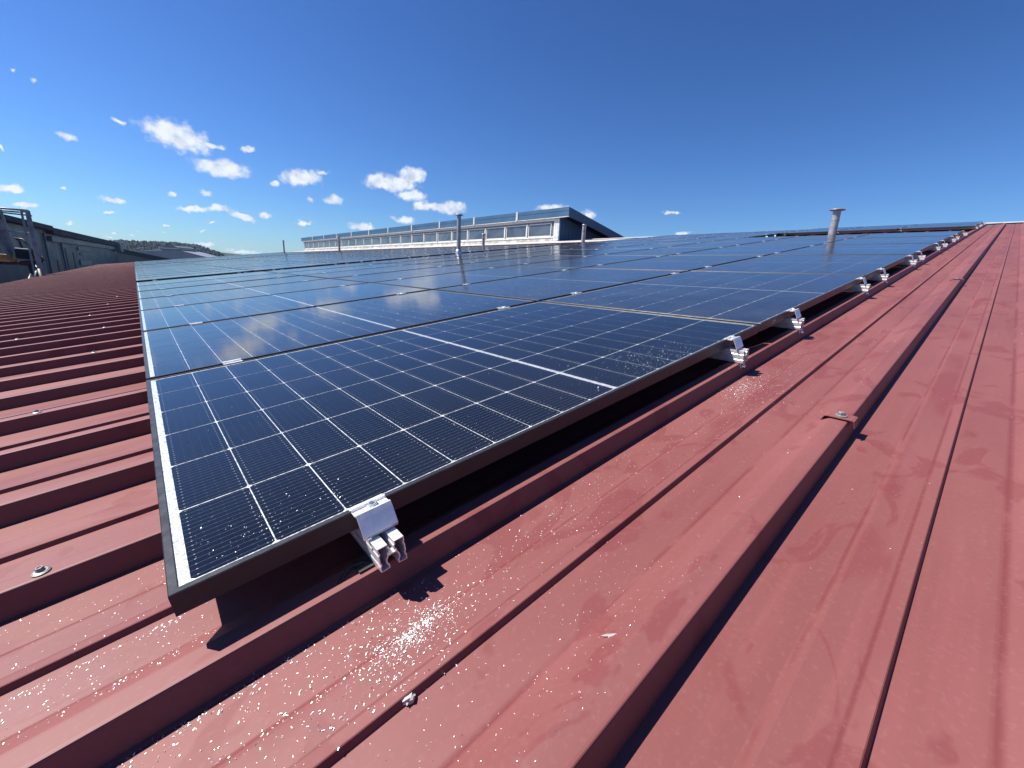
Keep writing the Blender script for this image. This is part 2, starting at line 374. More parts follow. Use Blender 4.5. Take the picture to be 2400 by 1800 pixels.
# back slope, ridge capping, verge, gutter, walls (back slope falls at the same pitch on the far side)
def bp(x, y, z):                                          # point on the back slope in roof frame
    a = -2 * PITCH; dx = x - XR
    return (XR + dx * math.cos(a), y, dx * math.sin(a) + z)
YB = -3 * 3 * PER + E0
b = MB(); rows = []
yy = YB
ys = []
while yy < ytop: 
    ys += [(yy + PER + d, z) for d, z in reversed([(0, ZT), (-.009, ZP), (-.24, ZP), (-.307, ZT)])]; yy += PER
for x in (XR, XR + 20): b.v += [bp(x, y, z) for y, z in ys]
n = len(ys); b.f += [(k, k + 1, k + 1 + n, k + n) for k in range(n - 1)]
b.obj('back_roof', M['red'], wh)
MB().box(13.6, 15.93, 8.75, ytop - .02, ZT + .003, ZT + .006).obj('flashing_sheet', M['flash'], wh)
b = MB(); cap = [(-.16, ZT + .004), (-.155, ZT + .012), (-.02, ZT + .028), (.02, ZT + .024)]
for y in (YB, ytop):
    b.v += [(XR + x, y, z) for x, z in cap] + [bp(XR + .17, y, ZT + .012)]
b.f += [(k, k + 1, k + 6, k + 5) for k in range(4)]
b.obj('ridge_cap', M['ridge'], wh)
b = MB(); b.strip([(XE - .13, -.12), (XE - .13, -.20), (XE - .02, -.20), (XE - .02, -.125)], .004, 'Y', YB, ytop); b.obj('gutter', M['gutter'], wh)
MB().box(XE, XR, ytop + .004, ytop + .03, -.30, ZT + .012).obj('verge_trim', M['red'], wh)
wi = ROOF.inverted()
def roofpt(p): return tuple(wi @ Vector(p))
xe_w = (ROOF @ Vector((XE, 0, -.15)))
b = MB(); xb = (ROOF @ Vector(bp(XR + 20, 0, -.15)))
for y in (YB + .05, ytop - .05):
    b.v += [roofpt(p) for p in ((xe_w.x + .1, y, -6.5), (xb.x - .1, y, -6.5), (xb.x - .1, y, xb.z - .03), (16.9, y, 2.1), (xe_w.x + .1, y, xe_w.z - .03))]
b.f += [(0, 1, 2, 3, 4), (9, 8, 7, 6, 5), (0, 4, 9, 5), (1, 6, 7, 2)]
b.obj('wall', M['grey_light'], wh)

# roofing screws on the rib tops and saddle washers on the right-hand ribs
b = MB(); b.lathe((0, 0, 0), [(.0, 0), (.0125, 0), (.0125, .0018), (.0095, .0034), (.0062, .0036)], 18)
b.lathe((0, 0, 0), [(.0062, .0036), (.0060, .0085), (.0052, .0096), (.0038, .0096), (.0032, .0080), (.0, .0080)], 6)
SCREW = b.mesh('roof_screw', M['steel'])
def screw(x, k, dy=.0155): inst('roof_screw', SCREW, wh, (x, E0 + k * PER + dy, ZT + .0004)).scale = (.86, .86, .9)
for x, k in [(-.155, 1), (-.278, 4), (-.20, 7), (-.60, 10), (-.20, 10), (-.327, 13), (-1.2, 7), (-1.3, 4), (-1.2, 13), (-.25, 16), (-1.3, 16), (-.2, 19), (-1.25, 19), (-2.2, 10), (-2.2, 13), (-2.3, 16), (-1.25, 10)]:
    screw(x, k)
b = MB()
b.strip([(-.032, .0005 - .012), (-.029, .0035), (-.024, .0048), (.020, .0048), (.026, .003), (.031, -.010)], .0016, 'X', -.017, .017)
SAD = b.mesh('saddle_washer', M['red'])
b = MB(); b.lathe((0, 0, 0), [(0, 0), (.0115, 0), (.0115, .002), (.007, .003)], 18); b.lathe((0, 0, 0), [(.007, .003), (.0066, .0085), (.005, .0095), (0, .0095)], 6)
SADB = b.mesh('washer_bolt', M['steel'])
for x, k in [(1.18, -1), (4.0, -1), (10.3, -1)]:
    o = inst('saddle_washer', SAD, wh, (x, E0 + k * PER + .018, ZT)); inst('washer_bolt', SADB, o, (0, -.002, .0056))

# ------------------------------------------------------------------ solar panels
PW, PL, ROWP, COLP = 1.134, 1.722, 1.162, 1.740
def frame_mesh():
    prof = [(0, -.0012), (.0012, 0), (.0095, 0), (.0100, -.0006), (.0100, -.0018), (.0018, -.0062), (.0018, -.0285), (.026, -.0285), (.026, -.030), (0, -.030)]
    b = MB(); n = len(prof)
    for cx, cy, sx, sy in ((0, 0, 1, 1), (PL, 0, -1, 1), (PL, PW, -1, -1), (0, PW, 1, -1)):
        b.v += [(cx + sx * d, cy + sy * d, z) for d, z in prof]
    for c in range(4):
        for k in range(n):
            a = c * n + k; a2 = c * n + (k + 1) % n; d = ((c + 1) % 4) * n
            b.f.append((a, a2, d + (k + 1) % n, d + k))
    return b.mesh('frame', M['frame'])
X0, PX, Y0, PY, GAP = .0215, .0929, .0135, .1837, .0112
def cell_shape(b, uvs, x, y, w=.0912, h=.1808, z=-.0020, c=.0045):
    P = [(c, 0), (w - c, 0), (w, c * .8), (w, h - c * .8), (w - c, h), (c, h), (0, h - c * .8), (0, c * .8)]
    b.add([(x + px, y + py, z) for px, py in P], [tuple(range(8))]); uvs += P
def uvmesh(b, uvs, name, mat):
    me = bpy.data.meshes.new(name); me.from_pydata(b.v, [], b.f); me.materials.append(mat)
    l = me.uv_layers.new(name='UVMap'); l.data.foreach_set('uv', [q for p in me.polygons for i in p.vertices for q in uvs[i]]); return me
FR = frame_mesh()
BS = MB().box(.0019, PL - .0019, .0019, PW - .0019, -.0058, -.0024).mesh('backsheet', M['back'])
b = MB(); u = []; cell_shape(b, u, 0, 0, z=0); CELL = uvmesh(b, u, 'cell', M['cell'])
b = MB(); u = []; cells_xy = []
for i in range(18):
    for j in range(6):
        x = X0 + i * PX + .0009 + (GAP if i >= 9 else 0); y = Y0 + j * PY + .00145; cells_xy.append((x, y)); cell_shape(b, u, x, y)
CELLS = uvmesh(b, u, 'cells', M['cell'])
xm = X0 + 9 * PX + GAP / 2
RB = MB().box(xm - .0013, xm + .00145, .016, PW - .016, -.0023, -.0019).mesh('busbar_ribbon', M['ribbon'])
ORD = ['first', 'second', 'third', 'fourth', 'fifth', 'sixth', 'seventh', 'eighth', 'ninth', 'tenth', 'eleventh', 'twelfth', 'thirteenth', 'fourteenth', 'fifteenth', 'sixteenth', 'seventeenth', 'eighteenth', 'nineteenth', 'twentieth']
PANELS = []
def panel(x, y, label, group, fine=False):
    dust = .12 if (x < 1 and y < 1) else (.45 if (x < 1 and y < 3) else rnd.uniform(.8, 1.25))
    p = empty('solar_panel', label, 'solar panel', (x, y, rnd.uniform(-.0006, .0006)), group)
    p.matrix_world = p.matrix_world @ Matrix.Rotation(rnd.gauss(0, .0009), 4, 'X') @ Matrix.Rotation(rnd.gauss(0, .0006), 4, 'Y')
    inst('frame', FR, p); inst('backsheet', BS, p); inst('busbar_ribbon', RB, p)
    if fine:
        for (cx, cy) in cells_xy: inst('cell', CELL, p, (cx, cy, -.0020))['dust'] = dust
    else:
        o = inst('cells', CELLS, p); o['kind'] = 'stuff'; o['dust'] = dust
    PANELS.append(p); return p
G1 = 'black-framed solar panels in rows on the red roof'
fine = {(0, 0), (0, 1), (0, 2), (1, 0), (1, 1)}
for r in range(7):
    for c in range(6):
        if (r, c) == (0, 0): lab = 'nearest solar panel, with the open corner at lower left and metal chips on its glass'
        elif r == 0: lab = 'front-edge solar panel above the long red rib, %s one up from the near corner' % ORD[c]
        elif c == 0: lab = 'left-edge solar panel of the near array, %s row back from the front edge' % ORD[r]
        else: lab = 'near-array solar panel, %s row behind the front edge, %s column from the left edge' % (ORD[r], ORD[c])
        p = panel(c * COLP, r * ROWP, lab, G1, (c, r) in fine)
        if (r, c) == (0, 1):
            s = MB().box(.118, .150, -.0008, -.0001, -.019, -.010).obj('sticker', M['sticker'], p)
            bb = MB(); xx = .1205
            for w_ in (.0006, .0012, .0006, .0018, .0006, .0006, .0012, .0018, .0006, .0012, .0006, .0012): bb.box(xx, xx + w_, -.0011, -.0009, -.0175, -.0125); xx += w_ + .0011
            bb.obj('barcode', M['ink'], s)
XU = 12.92
for r in range(3):
    for c in range(2):
        panel(XU + c * COLP, r * ROWP, 'solar panel in the small block behind the right-hand flue, %s row, %s column' % (ORD[r], ('lower', 'upper')[c]), G1)
for r in range(3, 7):
    for c in range(6, 9):
        panel(c * COLP, r * ROWP, 'solar panel near the ridge right of the monitor, %s row, %s column up' % (ORD[r], ORD[c]), G1)
YA, YA2 = 8.80, 27.4
for r in range(15):
    for c in range(6):
        panel(c * COLP, YA + r * ROWP, 'solar panel beyond the dark walkway gap, %s row after it, %s column up' % (ORD[r], ORD[c]), 'solar panels beyond the walkway gap')
for r in range(20):
    for c in range(6):
        panel(c * COLP, YA2 + r * ROWP, 'solar panel in the farthest block by the gable, %s row, %s column up' % (ORD[r], ORD[c]), 'solar panels in the farthest block')

# ------------------------------------------------------------------ mounting rails with clamps and brackets
def rail_mesh(y0, y1):
    b = MB(); t = .0019
    h = t / 2
    left = [(.0128, -.033), (.0128, -.0385), (h, -.0400 + h), (h, -.031), (h + .0012, -.0295), (h + .0012, -.0265), (h, -.025), (h, -.013), (h + .0012, -.0115), (h + .0012, -.009), (h, -.0075), (h, -h), (.0145, -h), (.0145, -.0060), (.0160, -.0075), (.0160, -.0120), (.0135, -.0150), (.0135, -.0190), (.0105, -.0240), (.0105, -.0300), (.0128, -.033)]
    b.strip(left, t, 'Y', y0, y1); b.strip([(.040 - x, z) for x, z in left], t, 'Y', y0, y1)
    b.strip([(.0135, -.0185), (.0265, -.0185)], t, 'Y', y0 + .0005, y1 - .0005)
    b.v = [(x - .020, y, z) for x, y, z in b.v]
    return b.mesh('rail', M['alu'])
def end_clamp_mesh():
    b = MB(); t = .0023
    b.strip([(.0085, .0013), (.0005, .0013), (-.0005, .0050), (-.0035, .0050), (-.0040, .0013), (-.0185, .0013), (-.0195, .0045), (-.0225, .0052), (-.0240, .0025), (-.0262, -.0010), (-.0290, -.0075), (-.0335, -.0180), (-.0360, -.0240), (-.0345, -.0290)], t, 'X', -.026, .026)
    return b.mesh('end_clamp', M['alu'])
def bolt_mesh():
    b = MB(); b.lathe((0, 0, 0), [(0, 0), (.0085, 0), (.0085, .0012), (.0065, .0014), (.0065, .0048), (.0058, .0056), (.0040, .0056)], 20)
    b.lathe((0, 0, 0), [(.0040, .0056), (.0034, .0050), (.0034, .0012), (0, .0012)], 6); return b.mesh('bolt', M['alu_d'])
def mid_clamp_mesh():
    b = MB(); b.strip([(-.009, .0016), (-.009 + .010, .0016), (.0012, -.0036)], .0024, 'X', -.028, .028)
    b.v = []; b.f = []
    b.strip([(-.0085, .0014), (.0020, .0014), (.0030, -.0040), (.0250, -.0040), (.0260, .0014), (.0365, .0014)], .0026, 'X', -.028, .028)
    return b.mesh('mid_clamp', M['alu'])
RAILS = {}
ECL, BLT, MCL = end_clamp_mesh(), bolt_mesh(), mid_clamp_mesh()
b = MB(); b.strip([(-.052, -.090), (-.0500, -.0725), (-.047, -.0712), (-.012, -.0712)], .0022, 'X', -.020, .016)
BRK = b.mesh('bracket', M['alu_d'])
b = MB(); b.lathe((0, 0, 0), [(0, 0), (.0085, 0), (.0085, -.002), (.0065, -.0025), (.006, -.0075), (0, -.0085)], 12, 'Y'); BBL = b.mesh('bracket_bolt', M['chrome'])
def rail(x, y0, y1, rows_y, label, group, near=True, pad=False):
    """rows_y: y of the start of every panel row the rail carries"""
    e = empty('mounting_rail', label, 'mounting rail', (x, 0, -.0303), group)
    over = rnd.uniform(.050, .072) if x > .3 else .063
    key = (round(y0 - over, 3), y1)
    inst('rail', RAILS.setdefault(key, rail_mesh(y0 - over, y1 + .05)), e)
    o = inst('end_clamp', ECL, e, (0, y0, .0303), bevel=.0004); inst('bolt', BLT, o, (.003, -.0112, .0024))
    for yr in rows_y[1:]:
        o = inst('mid_clamp', MCL, e, (0, yr - .028, .0303)); inst('bolt', BLT, o, (0, .014, -.0028))
    o = inst('end_clamp', ECL, e, (0, rows_y[-1] + PW, .0303)); o.rotation_euler.z = math.pi
    if near and not pad:
        k = round((y0 - E0) / PER); 
        o = inst('bracket', BRK, e, (.002, (E0 + k * PER) - E0, .0303)); inst('bracket_bolt', BBL, o, (-.006, -.0535, -.084))
    if pad: MB().box(-.042, -.0205, -.040, -.012, -.0425, -.0400).obj('rubber_pad', M['dark'], e)
LR = [.234, 1.466, 2.052, 3.243, 3.815, 4.990, 5.490, 6.765, 7.370, 8.460, 9.080, 10.250]
rows = [r * ROWP for r in range(7)]
for i, x in enumerate(LR):
    lab = ('silver aluminium rail end with open channel under the nearest end clamp' if i == 0 else
           'silver aluminium rail end and clamp on the front edge, %s one counted up the slope' % ORD[i])
    rail(x, 0, rows[-1] + PW, rows, lab, 'aluminium mounting rails under the front array edge', True, i == 0)
for i, x in enumerate([XU + .37, XU + 1.52, XU + 2.11, XU + 3.26]):
    rail(x, 0, rows[2] + PW, rows[:3], 'small far rail end of the upper panel block near the ridge, %s one up' % ORD[i], 'aluminium mounting rails under the upper block')
for i, x in enumerate([10.81, 11.96, 12.55, 13.7, 14.29, 15.44]):
    rail(x, rows[3], rows[6] + PW, rows[3:], 'rail under the panels near the ridge left of the upper block, %s one up' % ORD[i], 'aluminium mounting rails near the ridge', False)
for i, x in enumerate(LR):
    rail(x, YA, YA + 14 * ROWP + PW, [YA + r * ROWP for r in range(15)], 'rail end with clamp showing in the dark walkway gap, %s one up the slope' % ORD[i], 'aluminium mounting rails beyond the walkway gap', False)
    rail(x, YA2, YA2 + 19 * ROWP + PW, [YA2 + r * ROWP for r in range(20)], 'rail under the farthest panel block, %s one up the slope' % ORD[i], 'aluminium mounting rails of the farthest block', False)

# ------------------------------------------------------------------ flue pipes through the roof (world-vertical)
def flue(x, y, ztop, r, label, cap=True, collar=False):
    """x, y in roof frame, ztop in world metres"""
    base = ROOF @ Vector((x, y, -.12)); e = empty('flue_pipe', label, 'flue pipe', tuple(base), 'grey flue pipes standing on the roof', roof=False)
    H = ztop - base.z
    MB().tube([(0, 0, 0), (0, 0, H - .02)], r, 24).obj('pipe', M['pipe'], e, True).data.set_sharp_from_angle(angle=.8)
    MB().lathe((0, 0, 0), [(r + .004, H * .62), (r + .004, H * .62 + .02)], 24).obj('seam_band', M['pipe_cap'], e, True)
    if collar: MB().lathe((0, 0, 0), [(r * 1.9, 0), (r * 1.45, .13), (r * 1.4, .19), (r * 1.1, .21)], 24).obj('collar', M['alu_d'], e, True)
    if cap:
        b = MB(); b.lathe((0, 0, H), [(r * .9, -.03), (r * .9, .0)], 20); b.lathe((0, 0, H), [(0, .0), (r * 1.95, -.004), (r * 2.0, .004), (r * 1.5, .022), (0, .030)], 28)
        b.obj('rain_cap', M['pipe_cap'], e, True)
    else:
        MB().lathe((0, 0, H), [(r + .006, -.06), (r + .012, -.05), (r + .012, .0), (0, .004)], 20).obj('rain_cap', M['pipe_cap'], e, True)
flue(11.62, 2.045, 2.082, .073, 'leaning-looking grey flue with round cap at far right, standing alone in the upper gap')
flue(6.17, 8.47, 1.752, .050, 'tallest grey flue with flat cap in front of the white window strip', collar=True)
flue(13.1, 10.2, 2.40, .072, 'short grey flue in front of the dark blue monitor side wall', cap=False)
flue(10.9, 13.6, 1.985, .060, 'short grey flue in front of the window strip, right of the tallest flue', cap=False)
flue(10.9, 30.0, 2.47, .070, 'distant slim flue in front of the left part of the window strip', cap=False)
flue(11.0, 45.0, 2.64, .070, 'most distant slim flue standing alone left of the monitor', cap=False)

# ------------------------------------------------------------------ clerestory monitor (world frame)
mo = empty('roof_monitor', 'long blue shed-roofed monitor with a strip of white framed windows on the ridge', 'roof monitor', (0, 0, 0), roof=False)
XM, YM0, YM1 = 15.86, 14.15, 56.3
slope = math.tan(math.radians(11.0))
ZTOP = 3.655
def rz(x): return ZTOP - (x - 15.73) * slope
XB = 22.4
b = MB(); b.add([(XM + .02, YM0, 1.7), (XB, YM0, 1.0), (XB, YM0, rz(XB) - .3), (XM + .02, YM0, rz(XM) - .30), (XM + .02, YM1, 1.7), (XB, YM1, 1.0), (XB, YM1, rz(XB) - .3), (XM + .02, YM1, rz(XM) - .3)],
      [(0, 1, 2, 3), (5, 4, 7, 6), (1, 5, 6, 2)]); b.obj('side_wall', M['blue'], mo)
# ribs of the side cladding
for i in range(22):
    x = XM + .15 + i * .30; MB().box(x, x + .04, YM0 - .014, YM0 - .001, 1.6, rz(x) - .34).obj('cladding_rib', M['blue'], mo)
b = MB(); y0, y1, x0, x1 = 13.47, 56.6, 15.735, XB + .3
b.add([(x0, y0, rz(x0) - .02), (x1, y0, rz(x1) - .02), (x1, y1, rz(x1) - .02), (x0, y1, rz(x0) - .02), (x0, y0, rz(x0) - .14), (x1, y0, rz(x1) - .14), (x1, y1, rz(x1) - .14), (x0, y1, rz(x0) - .14)],
      [(0, 1, 2, 3), (7, 6, 5, 4), (0, 4, 5, 1), (2, 6, 7, 3)]); b.obj('roof', M['blue'], mo)
b = MB(); b.add([(x0, y0 - .03, rz(x0)), (x1, y0 - .03, rz(x1)), (x1, y0 - .03, rz(x1) - .36), (x0, y0 - .03, rz(x0) - .40), (x0, y0, rz(x0)), (x1, y0, rz(x1)), (x1, y0, rz(x1) - .36), (x0, y0, rz(x0) - .40)],
      [(3, 2, 1, 0), (4, 5, 6, 7), (0, 1, 5, 4), (2, 3, 7, 6), (1, 2, 6, 5)]); b.obj('rake_board', M['blue_l'], mo)
# fascia in lengths, with pale joint covers and a drip line
js = [13.44, 17.11, 20.98, 24.88, 28.74, 32.66, 36.44, 40.47, 44.4, 48.3, 52.2, 56.63]
for a, c in zip(js, js[1:]):
    f_ = MB(); f_.box(15.700, 15.734, a + .002, c - .002, ZTOP - .395, ZTOP - .155); f_.obj('fascia_board', M['blue_l'], mo)
    f_ = MB(); f_.box(15.692, 15.734, a + .002, c - .002, ZTOP - .150, ZTOP + .012); f_.obj('fascia_top', M['blue_l'], mo)
for a in js[1:-1]:
    MB().box(15.675, 15.691, a - .07, a + .07, ZTOP - .40, ZTOP + .03).obj('joint_cover', M['joint'], mo)
MB().box(15.702, 15.76, 13.45, 56.6, ZTOP - .425, ZTOP - .398).obj('drip_edge', M['white'], mo)
MB().box(15.762, XM + .02, 13.50, 56.6, ZTOP - .420, ZTOP - .398).obj('soffit', M['blue_l'], mo)
# window wall
MB().box(XM - .05, XM + .02, YM0 + .003, YM1, 3.125, ZTOP - .428).obj('head_rail', M['white'], mo)
MB().box(XM - .004, XM + .02, YM0 + .34, YM1, 3.045, 3.123).obj('head_shadow_strip', M['grey_light'], mo)  # set-back strip coloured dark to stand in for the shadow line under the head rail
MB().box(XM - .045, XM + .02, YM0 + .003, YM1, 2.330, 2.395).obj('sill', M['white'], mo)
MB().box(XM - .02, XM + .02, YM0 + .003, YM1, 2.215, 2.327).obj('apron', M['flash'], mo)
MB().box(XM - .12, XM + .02, YM0 - .06, YM1, 2.06, 2.150).obj('base_flashing', M['white'], mo)
MB().box(XM - .07, XM + .019, YM0 + .002, YM1, 2.152, 2.212).obj('flashing_step', M['flash'], mo)
MB().box(XM - .032, XM + .018, YM0 - .012, YM0 + .33, 2.155, 3.17).obj('corner_post', M['white'], mo)
MB().box(XM - .040, XM - .033, YM0 + .06, YM0 + .10, 2.40, 3.17).obj('corner_bead', M['white'], mo)
MB().box(XM - .040, XM - .033, YM0 + .20, YM0 + .24, 2.40, 3.17).obj('corner_bead', M['white'], mo)
MB().box(XM - .02, XM + .02, YM0 - .07, YM0 - .013, 2.06, 3.17).obj('corner_flashing', M['blue_l'], mo)
WY0, WP = 14.60, 1.80
bf = MB(); h0, h1, fw = 2.400, 3.040, .045
bf.box(-.012, .03, .07, WP - .07, h0, h0 + fw); bf.box(-.012, .03, .07, WP - .07, h1 - fw, h1)
bf.box(-.012, .03, .07, .07 + fw, h0 + fw, h1 - fw); bf.box(-.012, .03, WP - .07 - fw, WP - .07, h0 + fw, h1 - fw)
WF = bf.mesh('window', M['white']); WG = MB().box(.012, .018, .07 + fw, WP - .07 - fw, h0 + fw, h1 - fw).mesh('pane', M['glass'])
MU = MB().box(-.05, .02, -.030, .030, 2.396, 3.044).mesh('mullion', M['joint'])
for i in range(23):
    o = inst('window', WF, mo, (XM, WY0 + i * WP, 0)); inst('pane', WG, o)
    inst('mullion', MU, mo, (XM, WY0 + (i + 1) * WP, 0))
MB().box(XM + .019, XM + .03, YM0 + .01, YM1, 2.3, 3.1).obj('back_lining', M['grey_light'], mo)

# ------------------------------------------------------------------ neighbouring buildings on the left
A = Vector((-6.646, 46.67, 0)); ed = Vector((0.09245, 0.99572, 0)); nn = Vector((0.99572, -0.09245, 0))
def np_(s, z, off=0.0): q = A + ed * s + nn * off; return (q.x, q.y, z)
def slab(mb, s0, s1, z0, z1, o0, o1):
    mb.add([np_(s0, z0, o0), np_(s1, z0, o0), np_(s1, z0, o1), np_(s0, z0, o1), np_(s0, z1, o0), np_(s1, z1, o0), np_(s1, z1, o1), np_(s0, z1, o1)],
           [(0, 3, 2, 1), (4, 5, 6, 7), (0, 1, 5, 4), (1, 2, 6, 5), (2, 3, 7, 6), (3, 0, 4, 7)]); return mb
nb = empty('factory_hall', 'long dark grey factory hall with a dark roof edge beyond the red eave', 'building', (0, 0, 0), roof=False)
slab(MB(), -28, 51, -7, 2.10, -12, 0).obj('wall', M['grey_clad'], nb)
slab(MB(), -28, 10.6, 2.101, 2.385, -11, 0).obj('wall_head', M['grey_clad'], nb)
b = MB(); b.add([np_(-28, 2.85, .55), np_(10.6, 2.78, .55), np_(10.6, 2.40, .55), np_(-28, 2.50, .55), np_(-28, 2.6, -12), np_(10.6, 2.5, -12), np_(10.6, 2.40, 0.02), np_(-28, 2.50, 0.02)],
      [(0, 1, 2, 3), (0, 4, 5, 1), (3, 2, 6, 7), (1, 5, 6, 2)]); b.obj('roof', M['roof_dark'], nb)
b = MB(); b.add([np_(10.7, 2.66, .50), np_(51, 2.62, .50), np_(51, 1.98, .50), np_(10.7, 2.12, .50), np_(10.7, 2.4, -12), np_(51, 2.3, -12), np_(51, 1.98, 0.02), np_(10.7, 2.12, .02)],
      [(0, 1, 2, 3), (0, 4, 5, 1), (3, 2, 6, 7), (0, 3, 7, 4), (1, 5, 6, 2)]); b.obj('roof', M['roof_dark'], nb)
slab(MB(), 10.8, 50, 1.45, 1.90, .02, .30).obj('band', M['grey_band'], nb)
slab(MB(), 47.5, 50.5, 1.2, 2.3, .30, .9).obj('gutter_box', M['grey_band'], nb)
for s0, z0, z1 in ((9.2, -6.9, 2.05), (14.7, -6.9, 1.4)): MB().tube([np_(s0, z0, .10), np_(s0, z1, .10)], .07, 10).obj('downpipe', M['grey_light'], nb, True)
for i in range(16): slab(MB(), -27 + i * 5.1, -26.96 + i * 5.1, -7, 2.08, .001, .005).obj('cladding_joint', M['grey_clad'], nb)
for s0, s1, z0, z1 in ((12.3, 13.3, -7, -.15), (16.2, 18.8, -7, 1.0), (19.3, 20.0, -7, .6)): slab(MB(), s0, s1, z0, z1, .032, .05).obj('door_recess_shade', M['lift_dark'], nb)  # flat black slabs on the wall stand in for the shade inside the doorways
for s0, s1, z0, z1 in ((21.8, 28.4, .86, 1.20), (21.6, 27.8, -.75, -.22), (22.5, 28.6, .40, .55)): slab(MB(), s0, s1, z0, z1, .05, .12).obj('louvre', M['louvre'], nb)

# gabled hall behind
gh = empty('gabled_hall', 'grey hall with a dark sloping verge behind the end of the factory hall', 'building', (0, 0, 0), roof=False)
P0, P1 = Vector((-6.5, 114.3, 3.0)), Vector((18.0, 92.0, -2.2)); dd = (P1 - P0); hd = Vector((dd.x, dd.y, 0)).normalized(); hn = Vector((-hd.y, hd.x, 0))
def q_(p, z, o): v = Vector(p) + hn * o; return (v.x, v.y, z)
b = MB(); b.add([q_(P0, -7, 0), q_(P1, -7, 0), q_(P1, P1.z - .3, 0), q_(P0, P0.z - .3, 0), q_(P0, -7.5, 14), q_(P1, -7.5, 14), q_(P1, P1.z - 4, 14), q_(P0, P0.z - 4, 14)], [(0, 1, 2, 3), (0, 3, 7, 4), (1, 5, 6, 2), (5, 4, 7, 6)])
b.obj('wall', M['grey_clad'], gh)
b = MB(); b.add([q_(P0, P0.z, -.5), q_(P1, P1.z, -.5), q_(P1, P1.z - .85, -.5), q_(P0, P0.z - .85, -.5), q_(P0, P0.z - 3.6, 14.5), q_(P1, P1.z - 3.6, 14.5), q_(P1, P1.z - .85, .01), q_(P0, P0.z - .85, .01)], [(0, 1, 2, 3), (0, 4, 5, 1), (3, 2, 6, 7)])
b.obj('roof', M['roof_dark'], gh)
# pale hall with ridge ventilator
ph = empty('pale_hall', 'pale grey hall with a small ridge ventilator below the wooded hill', 'building', (0, 0, 0), roof=False)
def ex(poly, d=(6, 9), z0=-7):
    b = MB(); n = len(poly); vs = list(poly) + [(x + d[0], y + d[1], z) for x, y, z in poly]
    return b.add(vs, [tuple(range(n))] + [tuple(range(2 * n - 1, n - 1, -1))] + [(i, (i + 1) % n, (i + 1) % n + n, i + n) for i in range(n)])
ex([(-9, 188.5, -7), (22, 161.0, -7), (22, 161.0, .35), (11.2, 171.3, 3.30), (6.9, 175.2, 3.30), (1.2, 180.1, 2.46), (-9, 188.5, 1.2)]).obj('wall', M['roof_pale'], ph)
ex([(6.75, 175.0, 3.25), (11.0, 171.3, 3.15), (10.7, 171.55, 4.1), (9.8, 172.5, 4.65), (7.8, 174.2, 4.60), (7.0, 174.9, 4.0)], (5, 7)).obj('ridge_ventilator', M['grey_light'], ph)
ex([(6.7, 174.9, 3.62), (11.15, 171.0, 3.56), (11.1, 171.05, 3.76), (6.75, 174.85, 3.82)], (5, 7)).obj('ventilator_cap', M['white'], ph)

# ------------------------------------------------------------------ work platform at the far left
lp = empty('work_platform', 'grey elevating work platform cage with control box beside the eave at far left', 'work platform', (-3.6, 23.2, -6.9), roof=False)
def L_(p): return (p[0] + 3.6, p[1] - 23.2, p[2] + 6.9)
def tub(name, mat, pts, r, n=10): return MB().tube([L_(p) for p in pts], r, n).obj(name, mat, lp, True)
fx, fy = Vector((-2.64, 23.24, 0)), Vector((-3.85, 24.36, 0)); fd = (fy - fx).normalized(); bk = Vector((-fd.y, fd.x, 0)) * -1
bk = Vector((-.33, .94, 0))
def cg(s, z, d=0.0): v = fx + fd * s + bk * d; return (v.x, v.y, z)
tub('top_rail', M['lift_grey'], [cg(-.0, 1.83), cg(2.2, 1.93)], .035); tub('top_rail', M['lift_grey'], [cg(-.09, 1.66), cg(2.2, 1.80)], .026)
tub('top_rail', M['lift_grey'], [cg(-.02, 1.80, .9), cg(2.2, 1.88, .9)], .03); tub('top_rail', M['lift_grey'], [cg(0, 1.82), cg(0, 1.80, .9)], .03)
tub('mid_rail', M['chrome'], [cg(-.03, 1.06), cg(1.1, 1.10)], .022); tub('mid_rail', M['lift_grey'], [cg(1.1, 1.09), cg(2.2, 1.11)], .022)
MB().bar(L_(cg(.02, 1.82)), L_((-2.60, 22.60, -.80)), .13, .12).obj('corner_post', M['lift_grey'], lp, bevel=.01)
MB().bar(L_(cg(.25, 1.80)), L_((-2.78, 22.75, -.6)), .06, .06).obj('post', M['lift_grey'], lp)
MB().bar(L_(cg(1.02, 1.82)), L_(cg(.86, .1)), .09, .07).obj('post', M['lift_grey'], lp)
MB().bar(L_(cg(1.3, 1.5)), L_(cg(.95, .1)), .28, .10).obj('lift_mast', M['lift_grey'], lp)
MB().bar(L_(cg(.55, -.05, .30)), L_(cg(2.3, -.05, .30)), .95, .12).obj('platform_floor', M['lift_maroon'], lp)
MB().bar(L_(cg(.9, .08, -.05)), L_(cg(2.3, .12, -.05)), .10, .34).obj('toe_board', M['lift_yellow'], lp, bevel=.02)
MB().bar(L_(cg(.15, .30, -.15)), L_(cg(.75, .32, -.15)), .34, .38).obj('control_box', M['lift_dark'], lp, bevel=.04)
MB().bar(L_(cg(.25, .33, -.33)), L_(cg(.60, .34, -.33)), .02, .16).obj('control_panel', M['grey_band'], lp, bevel=.005)
tub('cable', M['lift_dark'], [cg(.62, .45, -.2), cg(.66, .75, -.22), cg(.80, .84, -.2), cg(.52, .82, -.22), cg(.38, .66, -.22), cg(.28, .42, -.2)], .035)
tub('cable', M['lift_dark'], [cg(.2, .3, -.25), cg(.05, .25, -.3), cg(-.08, .12, -.25), cg(.05, .0, -.2)], .03)
tub('hose', M['lift_dark'], [cg(.45, .0, -.1), cg(.40, -.35, -.1), (-2.93, 22.75, -.62), (-2.75, 22.60, -.70), (-2.68, 22.6, -.3)], .07)
tub('cylinder', M['lift_dark'], [cg(.12, .05, -.1), (-2.78, 22.62, -1.6)], .13, 14)
